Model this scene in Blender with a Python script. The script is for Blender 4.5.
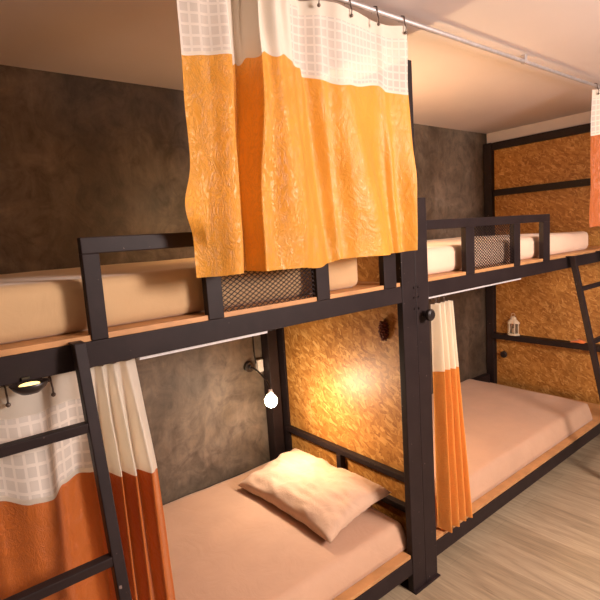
import bpy, bmesh, math, random
from mathutils import Vector, Matrix, noise
PI = math.pi
S = 1.22            # drawing unit -> metres
for o in list(bpy.data.objects): bpy.data.objects.remove(o)
scn = bpy.context.scene
COL = scn.collection

# ------------------------------------------------------------------ camera
cam_d = bpy.data.cameras.new('camera'); cam = bpy.data.objects.new('camera', cam_d); COL.objects.link(cam)
yaw, pitch, roll = -0.6721, -.1293, -.0658
cy_, sy_, cp_, sp_ = math.cos(yaw), math.sin(yaw), math.cos(pitch), math.sin(pitch)
fw = Vector((-sy_*cp_, cy_*cp_, sp_)); rt = Vector((cy_, sy_, 0)); up = rt.cross(fw)
r_ = rt*math.cos(roll)+up*math.sin(roll); u_ = up*math.cos(roll)-rt*math.sin(roll)
M = Matrix((r_, u_, -fw)).transposed().to_4x4()
M.translation = Vector((-1.3833, -1.0836, 1.3394))*S
cam.matrix_world = M
cam_d.sensor_width = 36; cam_d.lens = 491.22/600*36; cam_d.clip_start = .02
scn.camera = cam

# ------------------------------------------------------------------ world, lights, exposure
w = bpy.data.worlds.new('world'); scn.world = w; w.use_nodes = True
bg = w.node_tree.nodes['Background']; bg.inputs[0].default_value = (1, .80, .76, 1); bg.inputs[1].default_value = .03
vs = scn.view_settings
vs.view_transform = 'Standard'; vs.look = 'None'; vs.exposure = 0.0; vs.gamma = 1.0; vs.use_curve_mapping = False

def area(name, loc, target, size, energy, col, sy=None):
    d = bpy.data.lights.new(name, 'AREA'); d.energy = energy; d.color = col
    d.size = size*S
    if sy: d.shape = 'RECTANGLE'; d.size_y = sy*S
    o = bpy.data.objects.new(name, d); COL.objects.link(o)
    o.location = Vector(loc)*S
    o.rotation_euler = (Vector(target)-Vector(loc)).to_track_quat('-Z', 'Y').to_euler()
    return o
def globe(name, loc, e, rad, col):
    d = bpy.data.lights.new(name, 'POINT'); d.energy = e; d.color = col; d.shadow_soft_size = rad*S
    o = bpy.data.objects.new(name, d); COL.objects.link(o); o.location = Vector(loc)*S; return o
globe('aisle_globe_light', (.22, -1.9, 1.60), 325, .25, (1, .84, .77))

# ------------------------------------------------------------------ materials
def nt(name):
    m = bpy.data.materials.new(name); m.use_nodes = True
    t = m.node_tree; t.nodes.clear()
    out = t.nodes.new('ShaderNodeOutputMaterial'); b = t.nodes.new('ShaderNodeBsdfPrincipled')
    t.links.new(b.outputs[0], out.inputs[0])
    return m, t, b, out
def N(t, kind, **kw):
    n = t.nodes.new(kind)
    for k, v in kw.items(): setattr(n, k, v)
    return n
def ramp(t, fac, stops):
    n = t.nodes.new('ShaderNodeValToRGB'); e = n.color_ramp.elements
    while len(e) < len(stops): e.new(.5)
    for i, (p, c) in enumerate(stops): e[i].position = p; e[i].color = (*c, 1)
    t.links.new(fac, n.inputs[0]); return n.outputs[0]
def noise_tex(t, vec, scale, detail=4, rough=.55, dist=0):
    n = t.nodes.new('ShaderNodeTexNoise'); n.inputs['Scale'].default_value = scale
    n.inputs['Detail'].default_value = detail; n.inputs['Roughness'].default_value = rough; n.inputs['Distortion'].default_value = dist
    t.links.new(vec, n.inputs['Vector']); return n
def mapping(t, vec, sc=(1,1,1), rot=(0,0,0), loc=(0,0,0)):
    n = t.nodes.new('ShaderNodeMapping'); n.inputs['Scale'].default_value = sc; n.inputs['Rotation'].default_value = rot; n.inputs['Location'].default_value = loc
    t.links.new(vec, n.inputs['Vector']); return n.outputs[0]
def objc(t): return t.nodes.new('ShaderNodeTexCoord').outputs['Object']
def bump(t, h, b, strength=.2, dist=.01):
    n = t.nodes.new('ShaderNodeBump'); n.inputs['Strength'].default_value = strength; n.inputs['Distance'].default_value = dist
    t.links.new(h, n.inputs['Height']); t.links.new(n.outputs[0], b.inputs['Normal']); return n
def mixc(t, f, a, c, mode='MIX'):
    n = t.nodes.new('ShaderNodeMix'); n.data_type = 'RGBA'; n.blend_type = mode
    for s, v in ((0, f), (6, a), (7, c)):
        if hasattr(v, 'is_linked') or hasattr(v, 'links'): t.links.new(v, n.inputs[s])
        elif s == 0: n.inputs[0].default_value = v
        else: n.inputs[s].default_value = (*v, 1)
    return n.outputs[2]
def flat(name, col, rough=.5, metal=0., emit=None, es=0, nscale=60, var=.12):
    m, t, b, _ = nt(name); o = objc(t)
    n = noise_tex(t, o, nscale, 3)
    c = ramp(t, n.outputs[0], [(.25, tuple(x*(1-var) for x in col)), (.75, tuple(min(1, x*(1+var)) for x in col))])
    t.links.new(c, b.inputs['Base Color'])
    b.inputs['Roughness'].default_value = rough; b.inputs['Metallic'].default_value = metal
    if emit: b.inputs['Emission Color'].default_value = (*emit, 1); b.inputs['Emission Strength'].default_value = es
    return m
MAT = {}
# painted dark steel with scuffs
m, t, b, _ = nt('dark_steel'); o = objc(t)
n = noise_tex(t, o, 9, 5, .6); n2 = noise_tex(t, o, 160, 2)
c = ramp(t, n.outputs[0], [(.3, (.017, .0105, .0105)), (.7, (.027, .017, .0165))])
sp = ramp(t, noise_tex(t, o, 75, 2).outputs[0], [(.73, (0, 0, 0)), (.78, (1, 1, 1))])
t.links.new(mixc(t, sp, c, (.20, .14, .12)), b.inputs['Base Color'])
b.inputs['Roughness'].default_value = .5; b.inputs['Specular IOR Level'].default_value = .2; bump(t, n2.outputs[0], b, .08, .002); MAT['steel'] = m
# troweled concrete
m, t, b, _ = nt('troweled_concrete'); o = objc(t)
n = noise_tex(t, o, 1.7, 8, .62, .9); nb = noise_tex(t, o, 7, 6, .65, 1.6); nc = noise_tex(t, mapping(t, o, (1, 1, .35)), 24, 5, .6, .5)
c = ramp(t, n.outputs[0], [(.28, (.052, .034, .020)), (.48, (.112, .080, .053)), (.62, (.175, .130, .092)), (.78, (.26, .205, .155))])
c2 = ramp(t, nb.outputs[0], [(.3, (.55, .52, .50)), (.5, (.95, .95, .95)), (.72, (1.25, 1.2, 1.15))])
c3 = ramp(t, nc.outputs[0], [(.3, (.8, .8, .8)), (.7, (1.15, 1.15, 1.15))])
cc = mixc(t, 1., mixc(t, 1., c, c2, 'MULTIPLY'), c3, 'MULTIPLY')
t.links.new(cc, b.inputs['Base Color']); b.inputs['Roughness'].default_value = .62; bump(t, nb.outputs[0], b, .25, .01); MAT['concrete'] = m
# ceiling paint
m, t, b, _ = nt('ceiling_paint'); o = objc(t)
n = noise_tex(t, o, 1.1, 4)
t.links.new(ramp(t, n.outputs[0], [(.3, (.62, .55, .545)), (.7, (.69, .615, .61))]), b.inputs['Base Color']); b.inputs['Roughness'].default_value = .8
bump(t, noise_tex(t, o, 90, 3).outputs[0], b, .05, .003); MAT['ceiling'] = m
# vinyl plank floor, boards along Y
m, t, b, _ = nt('plank_floor'); o = objc(t)
br = N(t, 'ShaderNodeTexBrick'); br.offset = .37; br.inputs['Scale'].default_value = 1
br.inputs['Brick Width'].default_value = 1.2; br.inputs['Row Height'].default_value = .18; br.inputs['Mortar Size'].default_value = .0012
br.inputs['Color1'].default_value = (.33, .25, .155, 1); br.inputs['Color2'].default_value = (.40, .31, .20, 1); br.inputs['Mortar'].default_value = (.27, .20, .13, 1)
t.links.new(mapping(t, o, rot=(0, 0, PI/2)), br.inputs['Vector'])
g1 = noise_tex(t, mapping(t, o, (18, 1.6, 1)), 1.6, 6, .6, .8); g2 = noise_tex(t, mapping(t, o, (60, 4, 1)), 2, 4, .6, .3)
c = mixc(t, 1., br.outputs[0], ramp(t, g1.outputs[0], [(.3, (.70, .68, .66)), (.52, (1, 1, 1)), (.72, (1.22, 1.22, 1.22))]), 'MULTIPLY')
c = mixc(t, 1., c, ramp(t, g2.outputs[0], [(.3, (.86, .86, .86)), (.7, (1.1, 1.1, 1.1))]), 'MULTIPLY')
t.links.new(c, b.inputs['Base Color']); b.inputs['Roughness'].default_value = .5; bump(t, g2.outputs[0], b, .1, .003); MAT['floor'] = m
# oriented strand board (sheet in the Y-Z plane): flakes of four directions
def osb(name, gain):
    m, t, b, _ = nt(name); o = objc(t)
    dist = noise_tex(t, o, 14, 2); 
    wob = t.nodes.new('ShaderNodeVectorMath'); wob.operation = 'MULTIPLY_ADD'
    t.links.new(dist.outputs['Color'], wob.inputs[0]); wob.inputs[1].default_value = (.02, .02, .02); t.links.new(o, wob.inputs[2])
    cur = None
    for k, (ang, sel) in enumerate(((.35, 11), (1.15, 15), (1.9, 13), (2.7, 17))):
        # rotate first, then stretch: two mapping nodes
        v = mapping(t, mapping(t, wob.outputs[0], rot=(ang, 0, 0), loc=(0, k*.37, k*.21)), (1, 26, 84))
        vo = N(t, 'ShaderNodeTexVoronoi'); vo.inputs['Scale'].default_value = 1; t.links.new(v, vo.inputs['Vector'])
        sep = t.nodes.new('ShaderNodeSeparateColor'); t.links.new(vo.outputs['Color'], sep.inputs[0])
        cc = ramp(t, sep.outputs[0], [(0, (.30, .115, .020)), (.35, (.42, .185, .038)), (.75, (.50, .24, .056)), (1, (.64, .36, .115))])
        if cur is None: cur = cc; hh = sep.outputs[1]
        else:
            mk = ramp(t, sep.outputs[2], [(.50, (0, 0, 0)), (.56, (1, 1, 1))])
            cur = mixc(t, mk, cur, cc)
    blot = noise_tex(t, o, 3.5, 3)
    cur = mixc(t, 1., cur, ramp(t, blot.outputs[0], [(.3, (.82, .78, .74)), (.7, (1.12, 1.12, 1.1))]), 'MULTIPLY')
    t.links.new(cur, b.inputs['Base Color']); b.inputs['Roughness'].default_value = .48; bump(t, cur, b, .15, .003)
    return m
MAT['osb'] = osb('strand_board', 1.0)
MAT['ply'] = flat('plywood_board', (.52, .26, .10), .5, nscale=12, var=.2)
def cloth(name, col, rough=.85, transl=0., sheen=.2, wr=.25, wscale=14, crease=0., alpha_grid=False):
    m, t, b, out = nt(name); o = objc(t)
    n = noise_tex(t, o, 5, 4)
    c = ramp(t, n.outputs[0], [(.3, tuple(x*.93 for x in col)), (.7, tuple(min(1, x*1.05) for x in col))])
    b.inputs['Roughness'].default_value = rough; b.inputs['Sheen Weight'].default_value = sheen
    h = noise_tex(t, o, wscale, 5, .6, 1.2).outputs[0]
    if crease:
        wv = noise_tex(t, mapping(t, o, (1, 1, .55)), 26, 4, .6, 3.2)
        rd = ramp(t, wv.outputs[0], [(.44, (0, 0, 0)), (.5, (1, 1, 1)), (.56, (0, 0, 0))])
        sx = t.nodes.new('ShaderNodeSeparateXYZ'); t.links.new(o, sx.inputs[0])
        ml = N(t, 'ShaderNodeMapRange'); t.links.new(sx.outputs[0], ml.inputs[0]); ml.inputs[1].default_value = .12; ml.inputs[2].default_value = -.22; ml.inputs[3].default_value = .12
        mm = N(t, 'ShaderNodeMath', operation='MULTIPLY'); t.links.new(rd, mm.inputs[0]); t.links.new(ml.outputs[0], mm.inputs[1]); rd = mm.outputs[0]
        c = mixc(t, rd, c, tuple(x*.85 for x in col))  # shade of the creases painted darker into the cloth colour
        ad = t.nodes.new('ShaderNodeMath'); ad.operation = 'MULTIPLY_ADD'; t.links.new(rd, ad.inputs[0]); ad.inputs[1].default_value = -crease; t.links.new(h, ad.inputs[2]); h = ad.outputs[0]
    t.links.new(c, b.inputs['Base Color'])
    bump(t, h, b, wr, .02)
    if transl:
        tr = t.nodes.new('ShaderNodeBsdfTranslucent'); t.links.new(c, tr.inputs[0])
        mx = t.nodes.new('ShaderNodeMixShader'); mx.inputs[0].default_value = transl
        t.links.new(b.outputs[0], mx.inputs[1]); t.links.new(tr.outputs[0], mx.inputs[2]); t.links.new(mx.outputs[0], out.inputs[0])
    return m
MAT['sheet'] = cloth('peach_sheet', (.56, .34, .215), .8, wr=.22, wscale=7)
MAT['pillow'] = cloth('peach_pillowcase', (.64, .42, .28), .8, wr=.35, wscale=11)
MAT['ticking'] = cloth('beige_mattress_cover', (.56, .37, .19), .8, wr=.15, wscale=5)  # darker copy of the upper mattress cover, dim light put into its colour
MAT['ticking_light'] = cloth('light_mattress_cover', (.80, .58, .42), .8, wr=.15, wscale=5)  # brighter copy of the same cover, stronger light put into its colour
MAT['satin'] = cloth('orange_satin', (.96, .44, .055), .36, transl=.38, sheen=.2, wr=.35, wscale=18, crease=.35)
MAT['satin_deep'] = cloth('burnt_orange_satin', (.52, .135, .018), .40, transl=.22, sheen=.2, wr=.35, wscale=16, crease=.35)  # darker copy of the orange satin, shade put into its colour
MAT['hem_thick'] = cloth('thick_white_hem_cloth', (.82, .74, .62), .8, transl=.22, sheen=0, wr=.1)
MAT['satin_mid'] = cloth('amber_satin', (.82, .34, .065), .42, transl=.25, sheen=.2, wr=.35, wscale=16, crease=.35)  # same satin lighter than the shaded copy, lamp light put into its colour
MAT['hem'] = cloth('white_hem_cloth', (.90, .84, .72), .8, transl=.55, sheen=0, wr=.1)
MAT['denim'] = cloth('orange_rag_cloth', (.80, .20, .04), .8)
def sheer(name, cell, rep=True):
    m, t, b, out = nt(name)
    uv = t.nodes.new('ShaderNodeTexCoord').outputs['UV']
    sep = t.nodes.new('ShaderNodeSeparateXYZ'); t.links.new(uv, sep.inputs[0])
    ms = []
    for i, cw in ((0, cell), (1, cell*1.05)):
        d = N(t, 'ShaderNodeMath', operation='DIVIDE'); t.links.new(sep.outputs[i], d.inputs[0]); d.inputs[1].default_value = cw
        f = N(t, 'ShaderNodeMath', operation='FRACT'); t.links.new(d.outputs[0], f.inputs[0])
        l = N(t, 'ShaderNodeMath', operation='LESS_THAN'); t.links.new(f.outputs[0], l.inputs[0]); l.inputs[1].default_value = .24
        ms.append(l.outputs[0])
    mx = N(t, 'ShaderNodeMath', operation='MAXIMUM'); t.links.new(ms[0], mx.inputs[0]); t.links.new(ms[1], mx.inputs[1])
    b.inputs['Base Color'].default_value = (.88, .81, .72, 1); b.inputs['Roughness'].default_value = .85
    tl = t.nodes.new('ShaderNodeBsdfTranslucent'); tl.inputs[0].default_value = (.90, .80, .68, 1)
    s1 = t.nodes.new('ShaderNodeMixShader'); s1.inputs[0].default_value = .27
    t.links.new(b.outputs[0], s1.inputs[1]); t.links.new(tl.outputs[0], s1.inputs[2])
    tp = t.nodes.new('ShaderNodeBsdfTransparent')
    mr = N(t, 'ShaderNodeMapRange'); t.links.new(mx.outputs[0], mr.inputs[0]); mr.inputs[3].default_value = .74; mr.inputs[4].default_value = .93
    s2 = t.nodes.new('ShaderNodeMixShader'); t.links.new(mr.outputs[0], s2.inputs[0])
    t.links.new(tp.outputs[0], s2.inputs[1]); t.links.new(s1.outputs[0], s2.inputs[2]); t.links.new(s2.outputs[0], out.inputs[0])
    return m
MAT['sheer'] = sheer('sheer_windowpane_cloth', .027)
MAT['chrome'] = flat('rod_metal', (.50, .45, .44), .5, .5)
MAT['hook'] = flat('hook_metal', (.16, .12, .10), .35, .7)
MAT['white'] = flat('white_plastic', (.80, .74, .68), .4)
MAT['track'] = flat('white_track', (.86, .82, .82), .35)
MAT['black'] = flat('black_plastic', (.020, .014, .013), .35)
MAT['bulb'] = flat('bulb_glass', (1, .9, .7), .3, emit=(1, .80, .50), es=60)
MAT['dish_glow'] = flat('dish_diffuser', (1, .8, .4), .3, emit=(1, .66, .22), es=2.2)
MAT['cone'] = flat('pine_cone_scale', (.17, .045, .022), .6, nscale=90, var=.4)
MAT['lantern'] = flat('cream_lantern_metal', (.78, .64, .46), .45)
m, t, b, _ = nt('lantern_glass'); b.inputs['Transmission Weight'].default_value = .9; b.inputs['Roughness'].default_value = .1; b.inputs['Base Color'].default_value = (.9, .85, .7, 1); b.inputs['IOR'].default_value = 1.05; MAT['glass'] = m
MAT['wax'] = flat('candle_wax', (.85, .74, .55), .5)

# ------------------------------------------------------------------ helpers
class MB:
    def __init__(s): s.bm = bmesh.new(); s.uv = None
    def box(s, x0, x1, y0, y1, z0, z1):
        r = bmesh.ops.create_cube(s.bm, size=1)
        for v in r['verts']: v.co = Vector(((x0+x1)/2+v.co.x*(x1-x0), (y0+y1)/2+v.co.y*(y1-y0), (z0+z1)/2+v.co.z*(z1-z0)))
        return s
    def bar(s, p, q, w, h, upv=(0, 0, 1)):
        p, q = Vector(p), Vector(q); d = (q-p).normalized(); side = d.cross(Vector(upv)).normalized(); u = side.cross(d)
        vs_ = []
        for e in (p, q):
            for a, c in ((-1, -1), (1, -1), (1, 1), (-1, 1)): vs_.append(s.bm.verts.new(e+side*a*w/2+u*c*h/2))
        for f in ((3, 2, 1, 0), (4, 5, 6, 7), (0, 1, 5, 4), (1, 2, 6, 5), (2, 3, 7, 6), (3, 0, 4, 7)): s.bm.faces.new([vs_[i] for i in f])
        return s
    def tube(s, pts, rad, n=10, cap=True):
        pts = [Vector(p) for p in pts]; rings = []
        if not hasattr(rad, '__len__'): rad = [rad]*len(pts)
        ref = None
        for i, p in enumerate(pts):
            d = (pts[min(i+1, len(pts)-1)]-pts[max(i-1, 0)]).normalized()
            if ref is None: ref = d.orthogonal().normalized()
            ref = (ref-d*ref.dot(d)).normalized(); bi = d.cross(ref)
            rings.append([s.bm.verts.new(p+(ref*math.cos(2*PI*k/n)+bi*math.sin(2*PI*k/n))*rad[i]) for k in range(n)])
        for a, c in zip(rings, rings[1:]):
            for k in range(n): s.bm.faces.new((a[k], a[(k+1) % n], c[(k+1) % n], c[k]))
        if cap: s.bm.faces.new(rings[0][::-1]); s.bm.faces.new(rings[-1])
        return s
    def ball(s, c, r, sc=(1, 1, 1), seg=16):
        q = bmesh.ops.create_uvsphere(s.bm, u_segments=seg, v_segments=max(8, seg//2), radius=r)
        for v in q['verts']: v.co = Vector((v.co.x*sc[0]+c[0], v.co.y*sc[1]+c[1], v.co.z*sc[2]+c[2]))
        return s
    def build(s, name, mat, parent=None, origin=None, bevel=0, smooth=False):
        org = Vector(origin) if origin is not None else (parent['_o'] if parent is not None and '_o' in parent else Vector((0, 0, 0)))
        org = Vector(org)
        for v in s.bm.verts: v.co = (v.co-org)*S
        bmesh.ops.recalc_face_normals(s.bm, faces=s.bm.faces)
        me = bpy.data.meshes.new(name); s.bm.to_mesh(me); s.bm.free()
        me.materials.append(mat)
        o = bpy.data.objects.new(name, me); COL.objects.link(o)
        if parent is not None: o.parent = parent
        else: o.location = org*S
        o['_o'] = list(org)
        if smooth:
            for p in me.polygons: p.use_smooth = True
        if bevel:
            md = o.modifiers.new('bevel', 'BEVEL'); md.width = bevel*S; md.segments = 2; md.limit_method = 'ANGLE'; md.angle_limit = .6
        return o
def tag(o, label, cat, group=None):
    o['label'] = label; o['category'] = cat
    if group: o['group'] = group
    return o
def thing(name, loc, label, cat, group=None):
    o = bpy.data.objects.new(name, None); COL.objects.link(o); o.location = Vector(loc)*S; o['_o'] = list(loc); o.empty_display_size = .05
    return tag(o, label, cat, group)
def struct(o): o['kind'] = 'structure'; return o

# ------------------------------------------------------------------ the room
D = .912; H = 1.9865
struct(MB().box(-2.35, 3.4, -4.0, 1.0, -.05, 0).build('floor', MAT['floor']))
struct(MB().box(-2.35, 3.4, -4.0, 1.0, H, H+.05).build('ceiling', MAT['ceiling']))
struct(MB().box(-2.30, 2.10, D, D+.08, 0, H).build('wall_back', MAT['concrete']))
struct(MB().box(-2.32, -2.26, -4.0, D, 0, H).build('wall_left', MAT['concrete']))
struct(MB().box(2.040, 2.10, -.12, D, 0, H).build('wall_right', MAT['ceiling']))
struct(MB().box(2.10, 3.4, -.12, -.06, 0, H).build('wall_front', MAT['ceiling']))

# ------------------------------------------------------------------ bunk beds
ZU = 1.146; ZG = 1.366
def bunk(x0, x1, label, guard_x, mesh_x, track_x):
    t = thing('bunk_bed', ((x0+x1)/2, .45, 0), label, 'bunk bed')
    st = MAT['steel']
    for px0 in (x0, x1-.0735):
        tall = px0 > 1.5
        if tall: px0 += .020
        pw = .0535 if tall else .0735
        MB().box(px0, px0+pw, 0, .026, .004, 1.908 if tall else 1.445).build('post', st, t, bevel=.003)
        MB().box(px0-.002, px0+pw+(.0 if tall else .002), -.012, .062, 0, .005).build('foot_plate', st, t, bevel=.001)
        bx0 = px0+.0655 if x0 == 0 and px0 == 0 else px0+.008
        MB().box(bx0, px0+pw if tall else bx0+.0575, .845, .905, .0, 1.908 if tall else 1.36).build('post', st, t, bevel=.003)
    a, b_ = x0+.0735, x1-.0735
    MB().box(a, b_, .002, .045, 1.090, ZU).build('upper_front_rail', st, t, bevel=.002)
    MB().box(a, b_, .86, .90, 1.090, ZU).build('upper_back_rail', st, t, bevel=.002)
    MB().box(a, b_, .002, .045, .075, .137).build('lower_front_rail', st, t, bevel=.002)
    MB().box(a, b_, .862, .902, .137, .215).build('lower_back_rail', st, t, bevel=.002)
    for xs in (a, b_-.03):
        MB().box(xs, xs+.03, .045, .86, 1.09, ZU-.004).build('end_rail', st, t, bevel=.002)
        MB().box(xs, xs+.03, .045, .86, .075, .133).build('end_rail', st, t, bevel=.002)
    MB().box(a+.002, b_-.002, .006, .859, ZU, ZU+.013).build('upper_platform', MAT['ply'], t, bevel=.001)
    MB().box(a+.002, b_-.002, .006, .859, .137, .15).build('lower_platform', MAT['ply'], t, bevel=.001)
    # guard rail: posts, top tube, expanded metal infill
    g = MB()
    gl, gr = guard_x[0], guard_x[-1]
    g.box(min(gl), max(gr), .002, .024, 1.331, ZG)
    G = g.build('guard_rail', st, t, bevel=.002)
    for (p, q) in guard_x: 
        if abs(p-q) > .001: MB().box(p, q, .002, .025, ZU+.0005, 1.3315).build('guard_post', st, G, bevel=.002)
    mx0, mx1 = mesh_x; e = MB(); z0, z1 = ZU+.001, 1.331
    yb = .012; wd, ht = .019, .0125     # diamond width, height
    sl = ht/wd
    k0 = mx0-(z1-z0)/sl
    k = k0
    while k < mx1:
        for sg in (1, -1):
            # line z = z0 + sl*(x-k) (sg=1) or mirrored
            xa, xb = max(k, mx0), min(k+(z1-z0)/sl, mx1)
            if xb-xa > .002:
                za, zb = z0+sl*(xa-k), z0+sl*(xb-k)
                if sg == -1: za, zb = z1-(za-z0), z1-(zb-z0)
                e.bar((xa, yb+.001*sg, za), (xb, yb+.001*sg, zb), .0017, .0026, (0, 1, 0))
        k += wd
    e.build('mesh_panel', MAT['steel'], G)
    # curtain track under the upper rail
    MB().box(track_x[0], track_x[1], .030, .052, 1.0775, 1.0895).build('curtain_track', MAT['track'], t, bevel=.001)
    return t
LB = bunk(-2.12, 0, 'near left dark steel bunk bed with guard rail behind the big orange curtain', [(-1.092, -1.056), (-.811, -.767), (-.453, -.402), (-.159, -.098)], (-.767, -.453), (-.985, -.62))
MB().box(-.098, -.0735, .002, .024, 1.331, ZG).build('guard_rail_stub', MAT['steel'], LB, bevel=.002)
RB = bunk(0, 2.022, 'far right dark steel bunk bed with the lantern shelf at its far end', [(.0735, .0745), (.320, .378), (.690, .742), (.960, 1.025)], (.378, .690), (.09, .80))
# headboard tubes of the left bunk
hb = MB().box(.012, .040, .05, .85, .365, .392).build('headboard_rail', MAT['steel'], LB, bevel=.003)
MB().box(.012, .040, .05, .85, .240, .267).build('headboard_rail', MAT['steel'], LB, bevel=.003)
MB().box(.012, .040, .455, .485, .267, .365).build('headboard_upright', MAT['steel'], hb, bevel=.003)
# bolts on the two front posts that meet
for x in (-.012, .012):
    for z in (1.10, 1.135, 1.06):
        MB().tube([(x, .001, z), (x, -.004, z)], .0035, 8).build('bolt', MAT['black'], LB if x < 0 else RB)

# partition screens with strand board
st = MAT['steel']
mid = thing('partition_screen', (.05, .45, 0), 'strand board partition standing between the two bunk beds, lit by the lamp', 'partition')
for y0, y1 in ((.0275, .052), (.850, .911)): MB().box(.030, .056, y0, y1, 0, 1.908).build('frame_post', st, mid, bevel=.002)
for z0, z1 in ((1.858, 1.908), (1.537, 1.581)): MB().box(.034, .056, .052, .850, z0, z1).build('frame_rail', st, mid, bevel=.002)
MB().box(.042, .054, .052, .850, .02, 1.90).build('strand_board_panel', MAT['osb'], mid)
# the far end of the right bunk is closed by a board between its tall posts
for z0, z1 in ((1.858, 1.908), (1.533, 1.577)): MB().box(1.992, 2.022, .026, .845, z0, z1).build('end_frame_rail', st, RB, bevel=.002)
MB().box(1.960, 2.022, .026, .845, .488, .525).build('shelf_rail', st, RB, bevel=.002)
MB().box(2.0225, 2.036, .0, .911, .02, 1.906).build('strand_board_panel', MAT['osb'], RB)

# ------------------------------------------------------------------ mattresses and pillow
def rbox(x0, x1, y0, y1, z0, z1, r, seed, amp, step=.022, slant=0.):
    bm = bmesh.new(); L = (x1-x0, y1-y0, z1-z0); lo = (x0, y0, z0); ns = [max(3, int(l/step)) for l in L]; vd = {}
    def V(i, j, k):
        key = (i, j, k)
        if key in vd: return vd[key]
        p = Vector([lo[a]+L[a]*key[a]/ns[a] for a in range(3)])
        c = Vector([min(max(p[a], lo[a]+r), lo[a]+L[a]-r) for a in range(3)])
        d = p-c; nrm = d.normalized() if d.length > 1e-9 else Vector((0, 0, 0))
        if d.length > 1e-9: p = c+nrm*r
        q = Vector((p.x*3.2+seed, p.y*4.5, p.z*3))
        dd = noise.noise(q)*amp+noise.noise(Vector((p.x*9+p.y*9, (p.x-p.y)*2.5, seed)))*amp*.45
        if p.z > z0+.02: p = p+nrm*dd
        fz = (p.z-z0)/(z1-z0); p = Vector((p.x-slant*.4*fz*max(0, (p.x-(x0+x1)/2)/(x1-x0)*2)**6, p.y+slant*fz*max(0, 1-(p.y-y0)/(y1-y0)*1.6), p.z))
        vd[key] = bm.verts.new(p); return vd[key]
    def face(a, fixed):
        b1, c1 = [x for x in range(3) if x != a]
        for i in range(ns[b1]):
            for j in range(ns[c1]):
                q = []
                for di, dj in ((0, 0), (1, 0), (1, 1), (0, 1)):
                    key = [0, 0, 0]; key[a] = fixed; key[b1] = i+di; key[c1] = j+dj; q.append(V(*key))
                bm.faces.new(q)
    for a in range(3): face(a, 0); face(a, ns[a])
    m_ = MB(); m_.bm.free(); m_.bm = bm; return m_
def mattress(x0, x1, y0, y1, z0, z1, mat, label, seed, amp=.006, r=.024, slant=0.):
    o = rbox(x0, x1, y0, y1, z0, z1, r, seed, amp, slant=slant).build('mattress', mat, origin=((x0+x1)/2, (y0+y1)/2, z0), smooth=True)
    return tag(o, label, 'mattress')
mattress(-1.72, -.035, .030, .855, .1505, .250, MAT['sheet'], 'peach sheeted mattress in the lower left bunk carrying the pillow', 1.3, .006, .020, .030)
mattress(.10, 1.665, .030, .855, .1505, .256, MAT['sheet'], 'bare peach sheeted mattress in the lower right bunk', 5.1, .006, .020, .030)
mattress(-1.95, -.215, .055, .850, ZU+.0135, 1.278, MAT['ticking'], 'thick beige mattress on the upper left bunk', 8.7, .003)
mattress(.10, 1.625, .055, .850, ZU+.0135, 1.262, MAT['ticking_light'], 'peach mattress on the upper right bunk', 3.3, .003)

def pillow():
    n = 44; bm = bmesh.new(); top = {}; bot = {}
    hx, hy, T = .170, .298, .058
    c = Vector((-.195, .425, .258)); tilt = Matrix.Rotation(-.16, 3, 'Y') @ Matrix.Rotation(.02, 3, 'Z')
    for i in range(n+1):
        for j in range(n+1):
            u = -1+2*i/n; v = -1+2*j/n
            x = u*hx*(1-.10*(1-v*v)**1.0*abs(u)); y = v*hy*(1-.07*(1-u*u)*abs(v))
            e = max(0, (1-abs(u)**2.6))*max(0, (1-abs(v)**3.2)); h = T*(e**.44)
            wv = noise.noise(Vector((x*16, y*10, 2)))*.010+noise.noise(Vector((x*40, y*22, 5)))*.004
            pz = noise.noise(Vector((math.atan2(v, u)*5, 3, 1)))*.010*(max(abs(u), abs(v))**3)
            edge = i in (0, n) or j in (0, n)
            pt = Vector((x, y, T*.35+h*1.18+(0 if edge else wv*1.4*min(1, e*4))+pz))
            pb = Vector((x, y, T*.35-h*.62+pz))
            top[i, j] = bm.verts.new(c+tilt@pt-Vector((0, 0, .0)))
            bot[i, j] = top[i, j] if edge else bm.verts.new(c+tilt@pb)
    for i in range(n):
        for j in range(n):
            bm.faces.new((top[i, j], top[i+1, j], top[i+1, j+1], top[i, j+1]))
            bm.faces.new((bot[i, j], bot[i, j+1], bot[i+1, j+1], bot[i+1, j]))
    lo = min(v.co.z for v in bm.verts)
    for v in bm.verts:
        v.co.z += .254-lo
    m_ = MB(); m_.bm.free(); m_.bm = bm
    o = m_.build('pillow', MAT['pillow'], origin=(-.2, .4, .254), smooth=True)
    return tag(o, 'plump peach pillow lying on the lower left mattress by the headboard', 'pillow')
pillow()

# ------------------------------------------------------------------ ladders
def ladder(xr, xl, label, slope=.21):
    t = thing('ladder', ((xr+xl)/2, -.15, 0), label, 'ladder')
    yy = lambda z: -.022-(1.15-z)*slope
    for x in (xr, xl):
        r = MB().bar((x, yy(0.0)+.004, .006), (x, yy(1.15), 1.15), .023, .026, (0, 1, 0)).build('side_rail', MAT['steel'], t, bevel=.002)
        MB().box(x-.012, x+.012, -.026, .012, 1.1465, 1.152).build('hook_plate', MAT['steel'], r)
        MB().box(x-.017, x+.017, yy(0)-.014, yy(0)+.022, 0, .010).build('foot_cap', MAT['black'], r, bevel=.002)
    a, b_ = min(xr, xl)+.011, max(xr, xl)-.011
    for z in (.19, .455, .722, .985):
        MB().bar((a, yy(z), z), (b_, yy(z), z), .022, .020).build('rung', MAT['steel'], t, bevel=.002)
    return t
ladder(-1.126, -1.50, 'dark steel ladder leaning on the near left bunk, in front of the sheer curtain')
ladder(1.215, 1.585, 'dark steel ladder leaning on the far right bunk at the photo edge')

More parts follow.
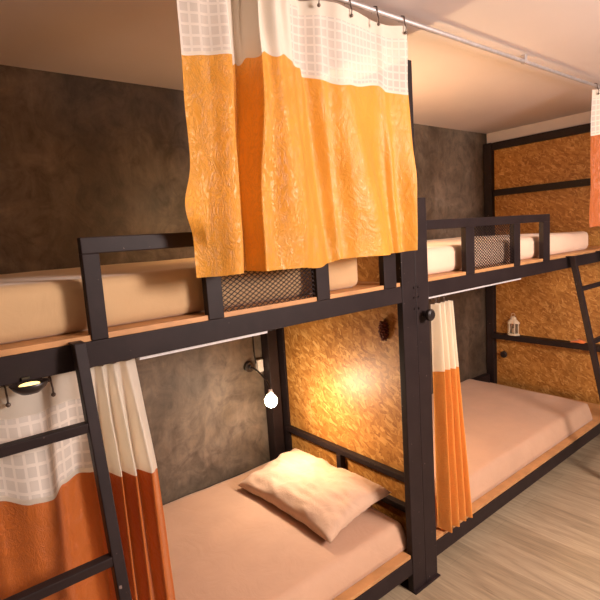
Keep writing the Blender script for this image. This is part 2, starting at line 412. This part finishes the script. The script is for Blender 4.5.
# ------------------------------------------------------------------ curtains
def sm(a): return a*a*(3-2*a)
def interp(cs, s, col):
    n = len(cs)-1; f = s*n; i = min(int(f), n-1); a = (f-i) if col < 3 else sm(f-i)
    return cs[i][col]*(1-a)+cs[i+1][col]*a
def curtain(name_label, ctl, ztop, mats, nu, hem=.05, ripple=.006, rfreq=40, seed=0, extra=None, yb=None, group=None, hooks=(), rod_z=None, dense=None, wr=.004):
    """ctl rows: (x_top, x_seam, x_bottom, y_top, y_seam, y_bottom, z_seam, z_bottom), left to right"""
    xs = [c[1] for c in ctl]; org = (sum(xs)/len(xs), ctl[0][4], min(c[7] for c in ctl))
    T = thing('curtain', org, name_label, 'curtain', group)
    def pt(s, z_par):   # z_par: 0..1 white part top to seam, 1..2 seam to bottom
        xt, xm, xb = (interp(ctl, s, k) for k in (0, 1, 2)); yt, ym, yb_ = (interp(ctl, s, k) for k in (3, 4, 5)); zs, zb = interp(ctl, s, 6), interp(ctl, s, 7)
        zt = ztop(s) if callable(ztop) else ztop
        if z_par <= 1: a = z_par; x = xt+(xm-xt)*a; y = yt+(ym-yt)*a; z = zt+(zs-zt)*a
        else: a = z_par-1; x = xm+(xb-xm)*a; y = ym+(yb_-ym)*a; z = zs+(zb-zs)*a
        y += ripple*math.sin(s*rfreq+2.2*noise.noise(Vector((s*6, z*2, seed))))*min(1, .4+z_par*.6)
        q = Vector((s*14, z*7, seed)); y += wr*noise.noise(q); x += wr*.6*noise.noise(q+Vector((9, 3, 2)))
        p = Vector((x, y, z))
        if extra: p = extra(p, s, z_par)
        return p
    seamL = [0.]
    for i in range(1, nu+1): seamL.append(seamL[-1]+(pt(i/nu, 1)-pt((i-1)/nu, 1)).length*S)
    def sheet(p0, p1, nv, nm, mat, parent):
        mb = MB(); uvl = mb.bm.loops.layers.uv.new('UVMap'); g = {}; uvv = {}
        for j in range(nv+1):
            zp = p0+(p1-p0)*j/nv
            for i in range(nu+1):
                v = mb.bm.verts.new(pt(i/nu, zp)); g[i, j] = v; uvv[v] = (seamL[i], -zp*.195*S)
        for i in range(nu):
            for j in range(nv):
                f = mb.bm.faces.new((g[i, j], g[i+1, j], g[i+1, j+1], g[i, j+1]))
                for l in f.loops: l[uvl].uv = uvv[l.vert]
        return mb.build(nm, mat, parent, smooth=True)
    top = sheet(hem, .988, 22, 'sheer_panel', mats[0], T)
    if dense:
        top.data.materials.append(mats[1])
        for p in top.data.polygons:
            k = (p.index // 22) / nu
            if dense[0] < k < dense[1]: p.material_index = 1
    sheet(0, hem, 5, 'top_hem', mats[1], T)
    sheet(.988, 1.012, 2, 'seam_band', mats[1], T)
    sheet(1.012, 2.0, 90, 'satin_panel', mats[2], T)
    for (hx, hy, hz, rz, ry) in hooks:
        h = MB(); h.tube([(hx, hy-.004, hz-.012), (hx, hy-.006, hz), (hx, (hy+ry)/2-.006, (hz+rz)/2), (hx, ry-.010, rz-.002), (hx, ry-.009, rz+.007), (hx, ry+.001, rz+.0115), (hx, ry+.010, rz+.006), (hx, ry+.011, rz-.003)], .0018, 6)
        h.ball((hx, hy-.004, hz-.014), .0048, seg=8); h.build('curtain_hook', MAT['hook'], T, smooth=True)
    return T
ROD_Z = 1.962; ROD_Y = -.08
C1 = [(-0.862, 1.745, -0.875, 1.261, -0.08), (-0.811, 1.75, -0.822, 1.26, -0.09), (-0.759, 1.754, -0.769, 1.262, -0.1), (-0.722, 1.755, -0.742, 1.263, -0.055),
 (-0.695, 1.764, -0.722, 1.262, -0.045), (-0.672, 1.773, -0.702, 1.26, -0.1), (-0.593, 1.779, -0.59, 1.258, -0.095), (-0.534, 1.771, -0.516, 1.251, -0.08),
 (-0.505, 1.757, -0.453, 1.259, -0.055), (-0.454, 1.749, -0.413, 1.267, -0.08), (-0.406, 1.74, -0.354, 1.268, -0.09), (-0.345, 1.748, -0.25, 1.266, -0.088),
 (-0.226, 1.770, -0.166, 1.266, -0.065), (-0.196, 1.755, -0.142, 1.267, -0.07), (-0.115, 1.75, -0.097, 1.27, -0.09)]
ctl1 = [(a, a, c, -.08+(y+.08)*1.1, -.08+(y+.08)*1.3, -.08+(y+.08)*1.4, b, d) for (a, b, c, d, y) in C1]
def flap(p, s, zp):
    g = math.exp(-((p.z-1.42)/.055)**2)*max(0, 1-s/.05)
    p.x -= .030*g; p.y -= .03*g
    g2 = math.exp(-((p.z-1.36)/.03)**2)*max(0, 1-s/.04); p.x += .012*g2; p.y += .02*g2
    # gathered pleats near the top, left of the middle
    w_ = max(0, 1-abs(s-.36)/.15); w_ = w_*w_*(3-2*w_)
    p.y += .016*w_*math.sin(s*120+.8*math.sin(zp*3))*max(0, 1-zp*.45); p.z += .007*w_*math.sin(s*120+1)*(1 if .9 < zp < 1.1 else max(0, 1-abs(zp-1)*1.2))*(1 if zp < 1.9 else 0)
    # shallow diagonal drag folds
    if zp > 1: p.y += .010*math.sin(26*(p.x+.35*p.z))*min(1, (zp-1)*2)*(.4+.6*(s > .2))
    return p
def zt1(s): return 1.944-.006*abs(math.sin(s*PI*6))
curtain('large bright orange satin curtain with sheer white top hanging from the ceiling rod', ctl1, zt1, (MAT['sheer'], MAT['hem_thick'], MAT['satin']), 260, hem=.19, seed=2,
        extra=flap, dense=(.20, .47), hooks=[(x, ROD_Y-.009, 1.935, ROD_Z, ROD_Y) for x in (-.85, -.73, -.60, -.47, -.352, -.244, -.124)])
# far right curtain on the same rod
def pleats(xt0, xt1, xm0, xm1, xb0, xb1, y, amp, n, zs, zb, jit=0., seed=1, ytop=None):
    rnd = random.Random(seed); out = []
    for i in range(n):
        a = i/(n-1); k = -1 if i % 2 else 1; j = rnd.uniform(-jit, jit)
        yy = y+k*amp*(1+rnd.uniform(-.3, .3))
        out.append((xt0+(xt1-xt0)*a, xm0+(xm1-xm0)*a+j, xb0+(xb1-xb0)*a+j*1.2, (ytop if ytop is not None else y)+(yy-y)*.7, yy, y+k*amp*1.15, zs+rnd.uniform(-.004, .004), zb+rnd.uniform(-.004, .004)))
    return out
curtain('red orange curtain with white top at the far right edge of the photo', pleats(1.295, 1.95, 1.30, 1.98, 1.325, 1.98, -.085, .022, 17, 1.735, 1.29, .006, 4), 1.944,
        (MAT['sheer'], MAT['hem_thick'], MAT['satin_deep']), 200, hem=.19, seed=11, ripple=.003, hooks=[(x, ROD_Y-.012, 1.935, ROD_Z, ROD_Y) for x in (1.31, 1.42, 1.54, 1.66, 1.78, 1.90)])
# lower left curtain (gathered, in front of the near bunk opening)
C2 = [(-1.62, .885, .045), (-1.57, .885, .02), (-1.53, .885, .06), (-1.49, .885, .02), (-1.45, .890, .055), (-1.40, .895, .03), (-1.355, .890, .06), (-1.30, .868, .03), (-1.246, .847, .014), (-1.206, .838, .022), (-1.172, .842, .060), (-1.137, .850, .070), (-1.112, .849, .060), (-1.098, .846, .024),
      (-1.080, .836, .062), (-1.064, .836, .022), (-1.048, .826, .062), (-1.032, .826, .020), (-1.012, .818, .060), (-.994, .819, .018), (-.966, .808, .050)]
ctl2 = [(x if x < -1.1 else -1.1+(x+1.1)*.80, x, x*1.0 if x < -1.1 else -1.1+(x+1.1)*1.06, .036+(y-.04)*.35, .030+(y-.04)*1.25, .010+(y-.04)*.55, z, .165) for (x, z, y) in C2]
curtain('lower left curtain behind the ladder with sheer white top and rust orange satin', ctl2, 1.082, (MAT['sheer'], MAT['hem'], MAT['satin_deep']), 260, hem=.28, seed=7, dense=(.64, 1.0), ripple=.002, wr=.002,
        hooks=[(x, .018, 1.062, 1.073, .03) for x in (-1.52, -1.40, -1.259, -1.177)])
# lower right curtain (gathered tight against the post)
ctl3 = pleats(.102, .216, .110, .236, .118, .302, .000, .023, 9, .812, .162, .004, 9)
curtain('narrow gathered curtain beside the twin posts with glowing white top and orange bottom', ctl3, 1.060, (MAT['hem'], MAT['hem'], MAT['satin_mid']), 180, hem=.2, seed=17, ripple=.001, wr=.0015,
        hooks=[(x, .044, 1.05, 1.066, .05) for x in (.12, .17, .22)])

rod = thing('curtain_rod', (.8, ROD_Y, ROD_Z), 'long thin metal curtain rod running just under the ceiling', 'curtain rod')
MB().tube([(-2.25, ROD_Y, ROD_Z), (3.38, ROD_Y, ROD_Z)], .0075, 14).build('tube', MAT['chrome'], rod, smooth=True)
for x in (-2.1, -.95, .62, 2.6):
    MB().box(x-.010, x+.010, ROD_Y-.009, ROD_Y+.009, ROD_Z-.008, H).build('ceiling_bracket', MAT['chrome'], rod, bevel=.002)

# ------------------------------------------------------------------ lamps and small things
def lamp(bx, label, dz=0):
    mirror = 1
    t = thing('reading_lamp', (bx, .905, .72), label, 'lamp', None)
    wy = .911
    MB().box(bx-.018, bx+.016, wy-.022, wy, .690, .752).build('white_box', MAT['white'], t, bevel=.003)
    MB().tube([(bx-.020, wy-.008, .735), (bx-.024, wy-.008, .80), (bx-.024, wy-.008, 1.088 if dz == 0 else .90)], .0035, 8).build('cable', MAT['black'], t, smooth=True)
    k = MB().tube([(bx-.062*mirror, wy, .728), (bx-.062*mirror, wy-.022, .728)], .026, 24).build('round_mount', MAT['black'], t, bevel=.003)
    MB().tube([(bx-.062*mirror, wy-.022, .728), (bx-.062*mirror, wy-.032, .728)], .012, 16).build('swivel_knob', MAT['black'], k, bevel=.002)
    ex, ey, ez = bx-.145, wy-.30, .645
    MB().tube([(bx-.060, wy-.030, .726), (bx-.064, wy-.06, .728), (bx-.080, wy-.12, .727), (ex+.035, wy-.22, .715), (ex+.004, ey+.004, .700), (ex, ey, .690)], .0042, 10).build('arm', MAT['black'], t, smooth=True)
    MB().tube([(ex, ey, .695), (ex, ey, .672)], [.008, .011], 14).build('socket', MAT['white'], t, smooth=True)
    bc = (ex, ey, ez)
    MB().ball(bc, .027, (1, 1, 1.1), 20).build('bulb', MAT['bulb'], t, smooth=True)
    t.location.z += dz*S
    return t, (ex, ey, ez+dz)
lt, bc = lamp(-.085, 'small reading lamp with glowing bulb and white box on the concrete wall')
def spot(name, loc, target, e, ang, blend, col, rad=.02):
    d = bpy.data.lights.new(name, 'SPOT'); d.energy = e; d.color = col; d.spot_size = ang; d.spot_blend = blend; d.shadow_soft_size = rad*S
    o = bpy.data.objects.new(name, d); COL.objects.link(o); o.location = Vector(loc)*S
    o.rotation_euler = (Vector(target)-Vector(loc)).to_track_quat('-Z', 'Y').to_euler(); return o
spot('reading_lamp_beam', (bc[0]+.02, bc[1]-.025, bc[2]-.02), (.04, .38, .46), 12, 2.5, .8, (1, .62, .30), .03)
l2, bc2 = lamp(.30, 'second reading lamp on the wall in the right bunk, hidden by the partition')
spot('second_lamp_beam', (bc2[0], bc2[1]-.03, bc2[2]), (.9, .35, .35), 8, 2.5, .6, (1, .60, .30), .03)
def bulb_light(name, c, e, col):
    pd = bpy.data.lights.new(name, 'POINT'); pd.energy = e; pd.color = col; pd.shadow_soft_size = .03
    po = bpy.data.objects.new(name, pd); COL.objects.link(po); po.location = (Vector(c)+Vector((.0, -.04, -.03)))*S
bulb_light('reading_lamp_bulb_light', bc, 9, (1, .80, .62))
bulb_light('second_lamp_bulb_light', bc2, 15, (1, .66, .34))
l3, bc3 = lamp(-.28, 'reading lamp above the upper left mattress, behind the large orange curtain', .82)
bulb_light('third_lamp_bulb_light', bc3, 1.6, (1, .38, .08))  # unseen lamp added to tint the upper left bunk warm
l4, bc4 = lamp(.28, 'reading lamp above the upper right mattress, behind the large orange curtain', .82)
bulb_light('fourth_lamp_bulb_light', bc4, 26, (1, .72, .38))  # unseen lamp added to brighten the wall over the upper right bunk

def knob(base, d, label, r=.021):
    b0 = Vector(base); d = Vector(d)
    t = thing('round_knob', base, label, 'knob', None)
    MB().tube([b0, b0+d*.010, b0+d*.020], [.010, .009, .009], 14).build('stem', MAT['black'], t)
    MB().tube([b0+d*.018, b0+d*.024, b0+d*.036, b0+d*.041], [r*.8, r, r, r*.7], 22).build('cap', MAT['black'], t, bevel=.001)
    return t
knob((.036, 0, 1.034), (0, -1, 0), 'round black knob on the right one of the twin front posts')
knob((2.0220, .775, .370), (-1, 0, 0), 'round black knob on the strand board under the lantern', .025)
# pine cone hanging on the middle partition
pc = thing('pine_cone', (.044, .185, .945), 'dark red brown pine cone fixed near the top of the lamp-lit strand board', 'pine cone')
core = MB(); core.tube([(.033, .185, .985), (.033, .185, .95), (.033, .185, .918)], [.006, .011, .004], 8); core.build('core', MAT['cone'], pc, smooth=True)
sc_ = MB(); rnd = random.Random(3)
for i in range(46):
    a = i*2.39996; f = i/45; z = .99-.075*f; rr = .006+.014*math.sin(PI*min(.95, .15+f*.8))
    d = Vector((math.cos(a), math.sin(a), -.15)); c0 = Vector((.030, .185, z))
    if c0.x+d.x*rr > .046: continue
    sc_.tube([c0+d*rr*.3, c0+d*rr*.8+Vector((0, 0, .002)), c0+d*rr*1.15+Vector((0, 0, .005))], [.002, .0058, .0018], 6)
sc_.build('scales', MAT['cone'], pc)
MB().tube([(.034, .185, .985), (.040, .185, 1.0), (.0495, .185, 1.005)], .0012, 6).build('hanger', MAT['hook'], pc)

# dish lamp clipped on the near beam
dl = thing('dish_lamp', (-1.225, -.024, 1.092), 'small dark dish with yellow glow clipped under the near bunk beam', 'lamp')
dm = MB(); n = 28; prof = [(.002, 1.072), (.016, 1.074), (.028, 1.083), (.035, 1.094), (.033, 1.0945), (.028, 1.088), (.020, 1.085), (.002, 1.084)]
rings = []
for (r, z) in prof: rings.append([dm.bm.verts.new((-1.225+r*math.cos(2*PI*k/n)*1.0, -.034+r*math.sin(2*PI*k/n)*.75, z)) for k in range(n)])
for a, c in zip(rings, rings[1:]):
    for k in range(n): dm.bm.faces.new((a[k], a[(k+1) % n], c[(k+1) % n], c[k]))
dm.build('dish', MAT['black'], dl, smooth=True)
MB().ball((-1.225, -.034, 1.091), .017, (1.1, .8, .22), 16).build('diffuser', MAT['dish_glow'], dl, smooth=True)
MB().box(-1.232, -1.218, -.004, .0015, 1.086, 1.100).build('clip', MAT['black'], dl)

# lantern on the shelf rail of the far partition
lx, ly, lz = 1.993, .700, .5255
ln = thing('lantern', (lx, ly, lz), 'small cream metal candle lantern standing on the black shelf bar', 'lantern')
def hexring(mb, r, z): return [(lx+r*math.cos(PI/3*k+PI/6)*.66, ly+r*1.2*math.sin(PI/3*k+PI/6), z) for k in range(6)]
def prism(mb, layers):
    rs = [[mb.bm.verts.new(p) for p in hexring(mb, r, z)] for r, z in layers]
    for a, c in zip(rs, rs[1:]):
        for k in range(6): mb.bm.faces.new((a[k], a[(k+1) % 6], c[(k+1) % 6], c[k]))
    mb.bm.faces.new(rs[0][::-1]); mb.bm.faces.new(rs[-1]); return mb
prism(MB(), [(.040, lz), (.040, lz+.010), (.034, lz+.014)]).build('base', MAT['lantern'], ln)
for p, q in zip(hexring(None, .032, lz+.013), hexring(None, .032, lz+.088)): MB().bar(p, q, .006, .006, (0, 1, 0)).build('upright', MAT['lantern'], ln)
prism(MB(), [(.028, lz+.014), (.028, lz+.087)]).build('glass', MAT['glass'], ln)
prism(MB(), [(.041, lz+.087), (.041, lz+.095), (.020, lz+.118), (.020, lz+.130), (.008, lz+.138)]).build('roof', MAT['lantern'], ln)
MB().tube([(lx, ly+.014*math.cos(2*PI*k/20), lz+.148+.012*math.sin(2*PI*k/20)) for k in range(21)], .0018, 6).build('ring', MAT['lantern'], ln, smooth=True)
MB().tube([(lx, ly, lz+.0145), (lx, ly, lz+.050)], .011, 14).build('candle', MAT['wax'], ln)

# orange rag on the same shelf
rg = rbox(1.966, 2.008, .212, .302, .5265, .550, .011, 4.4, .012, .006)
for v in rg.bm.verts:
    if v.co.z > .529: v.co.z += .008*noise.noise(v.co*40); v.co.z -= (v.co.z-.5265)*.75*min(1, abs(v.co.y-.247)/.055)
tag(rg.build('folded_cloth', MAT['denim'], origin=(1.99, .257, .5265), smooth=True), 'small orange cloth lying on the black shelf bar right of the lantern', 'cloth')

GROUPS = {'bunk bed': 'bunk beds standing end to end', 'mattress': 'mattresses on the bunks', 'ladder': 'ladders leaning on the bunks',
          'curtain': 'white and orange curtains of the bunks', 'knob': 'round black knobs'}
for o in bpy.data.objects:
    if o.parent is None and o.get('category') in GROUPS: o['group'] = GROUPS[o['category']]
    elif o.name.startswith('reading_lamp') and 'category' in o: o['group'] = 'reading lamps of the bunks'
for l in list(bpy.data.lights):
    if l.users == 0: bpy.data.lights.remove(l)
for o in bpy.data.objects:
    if '_o' in o: del o['_o']
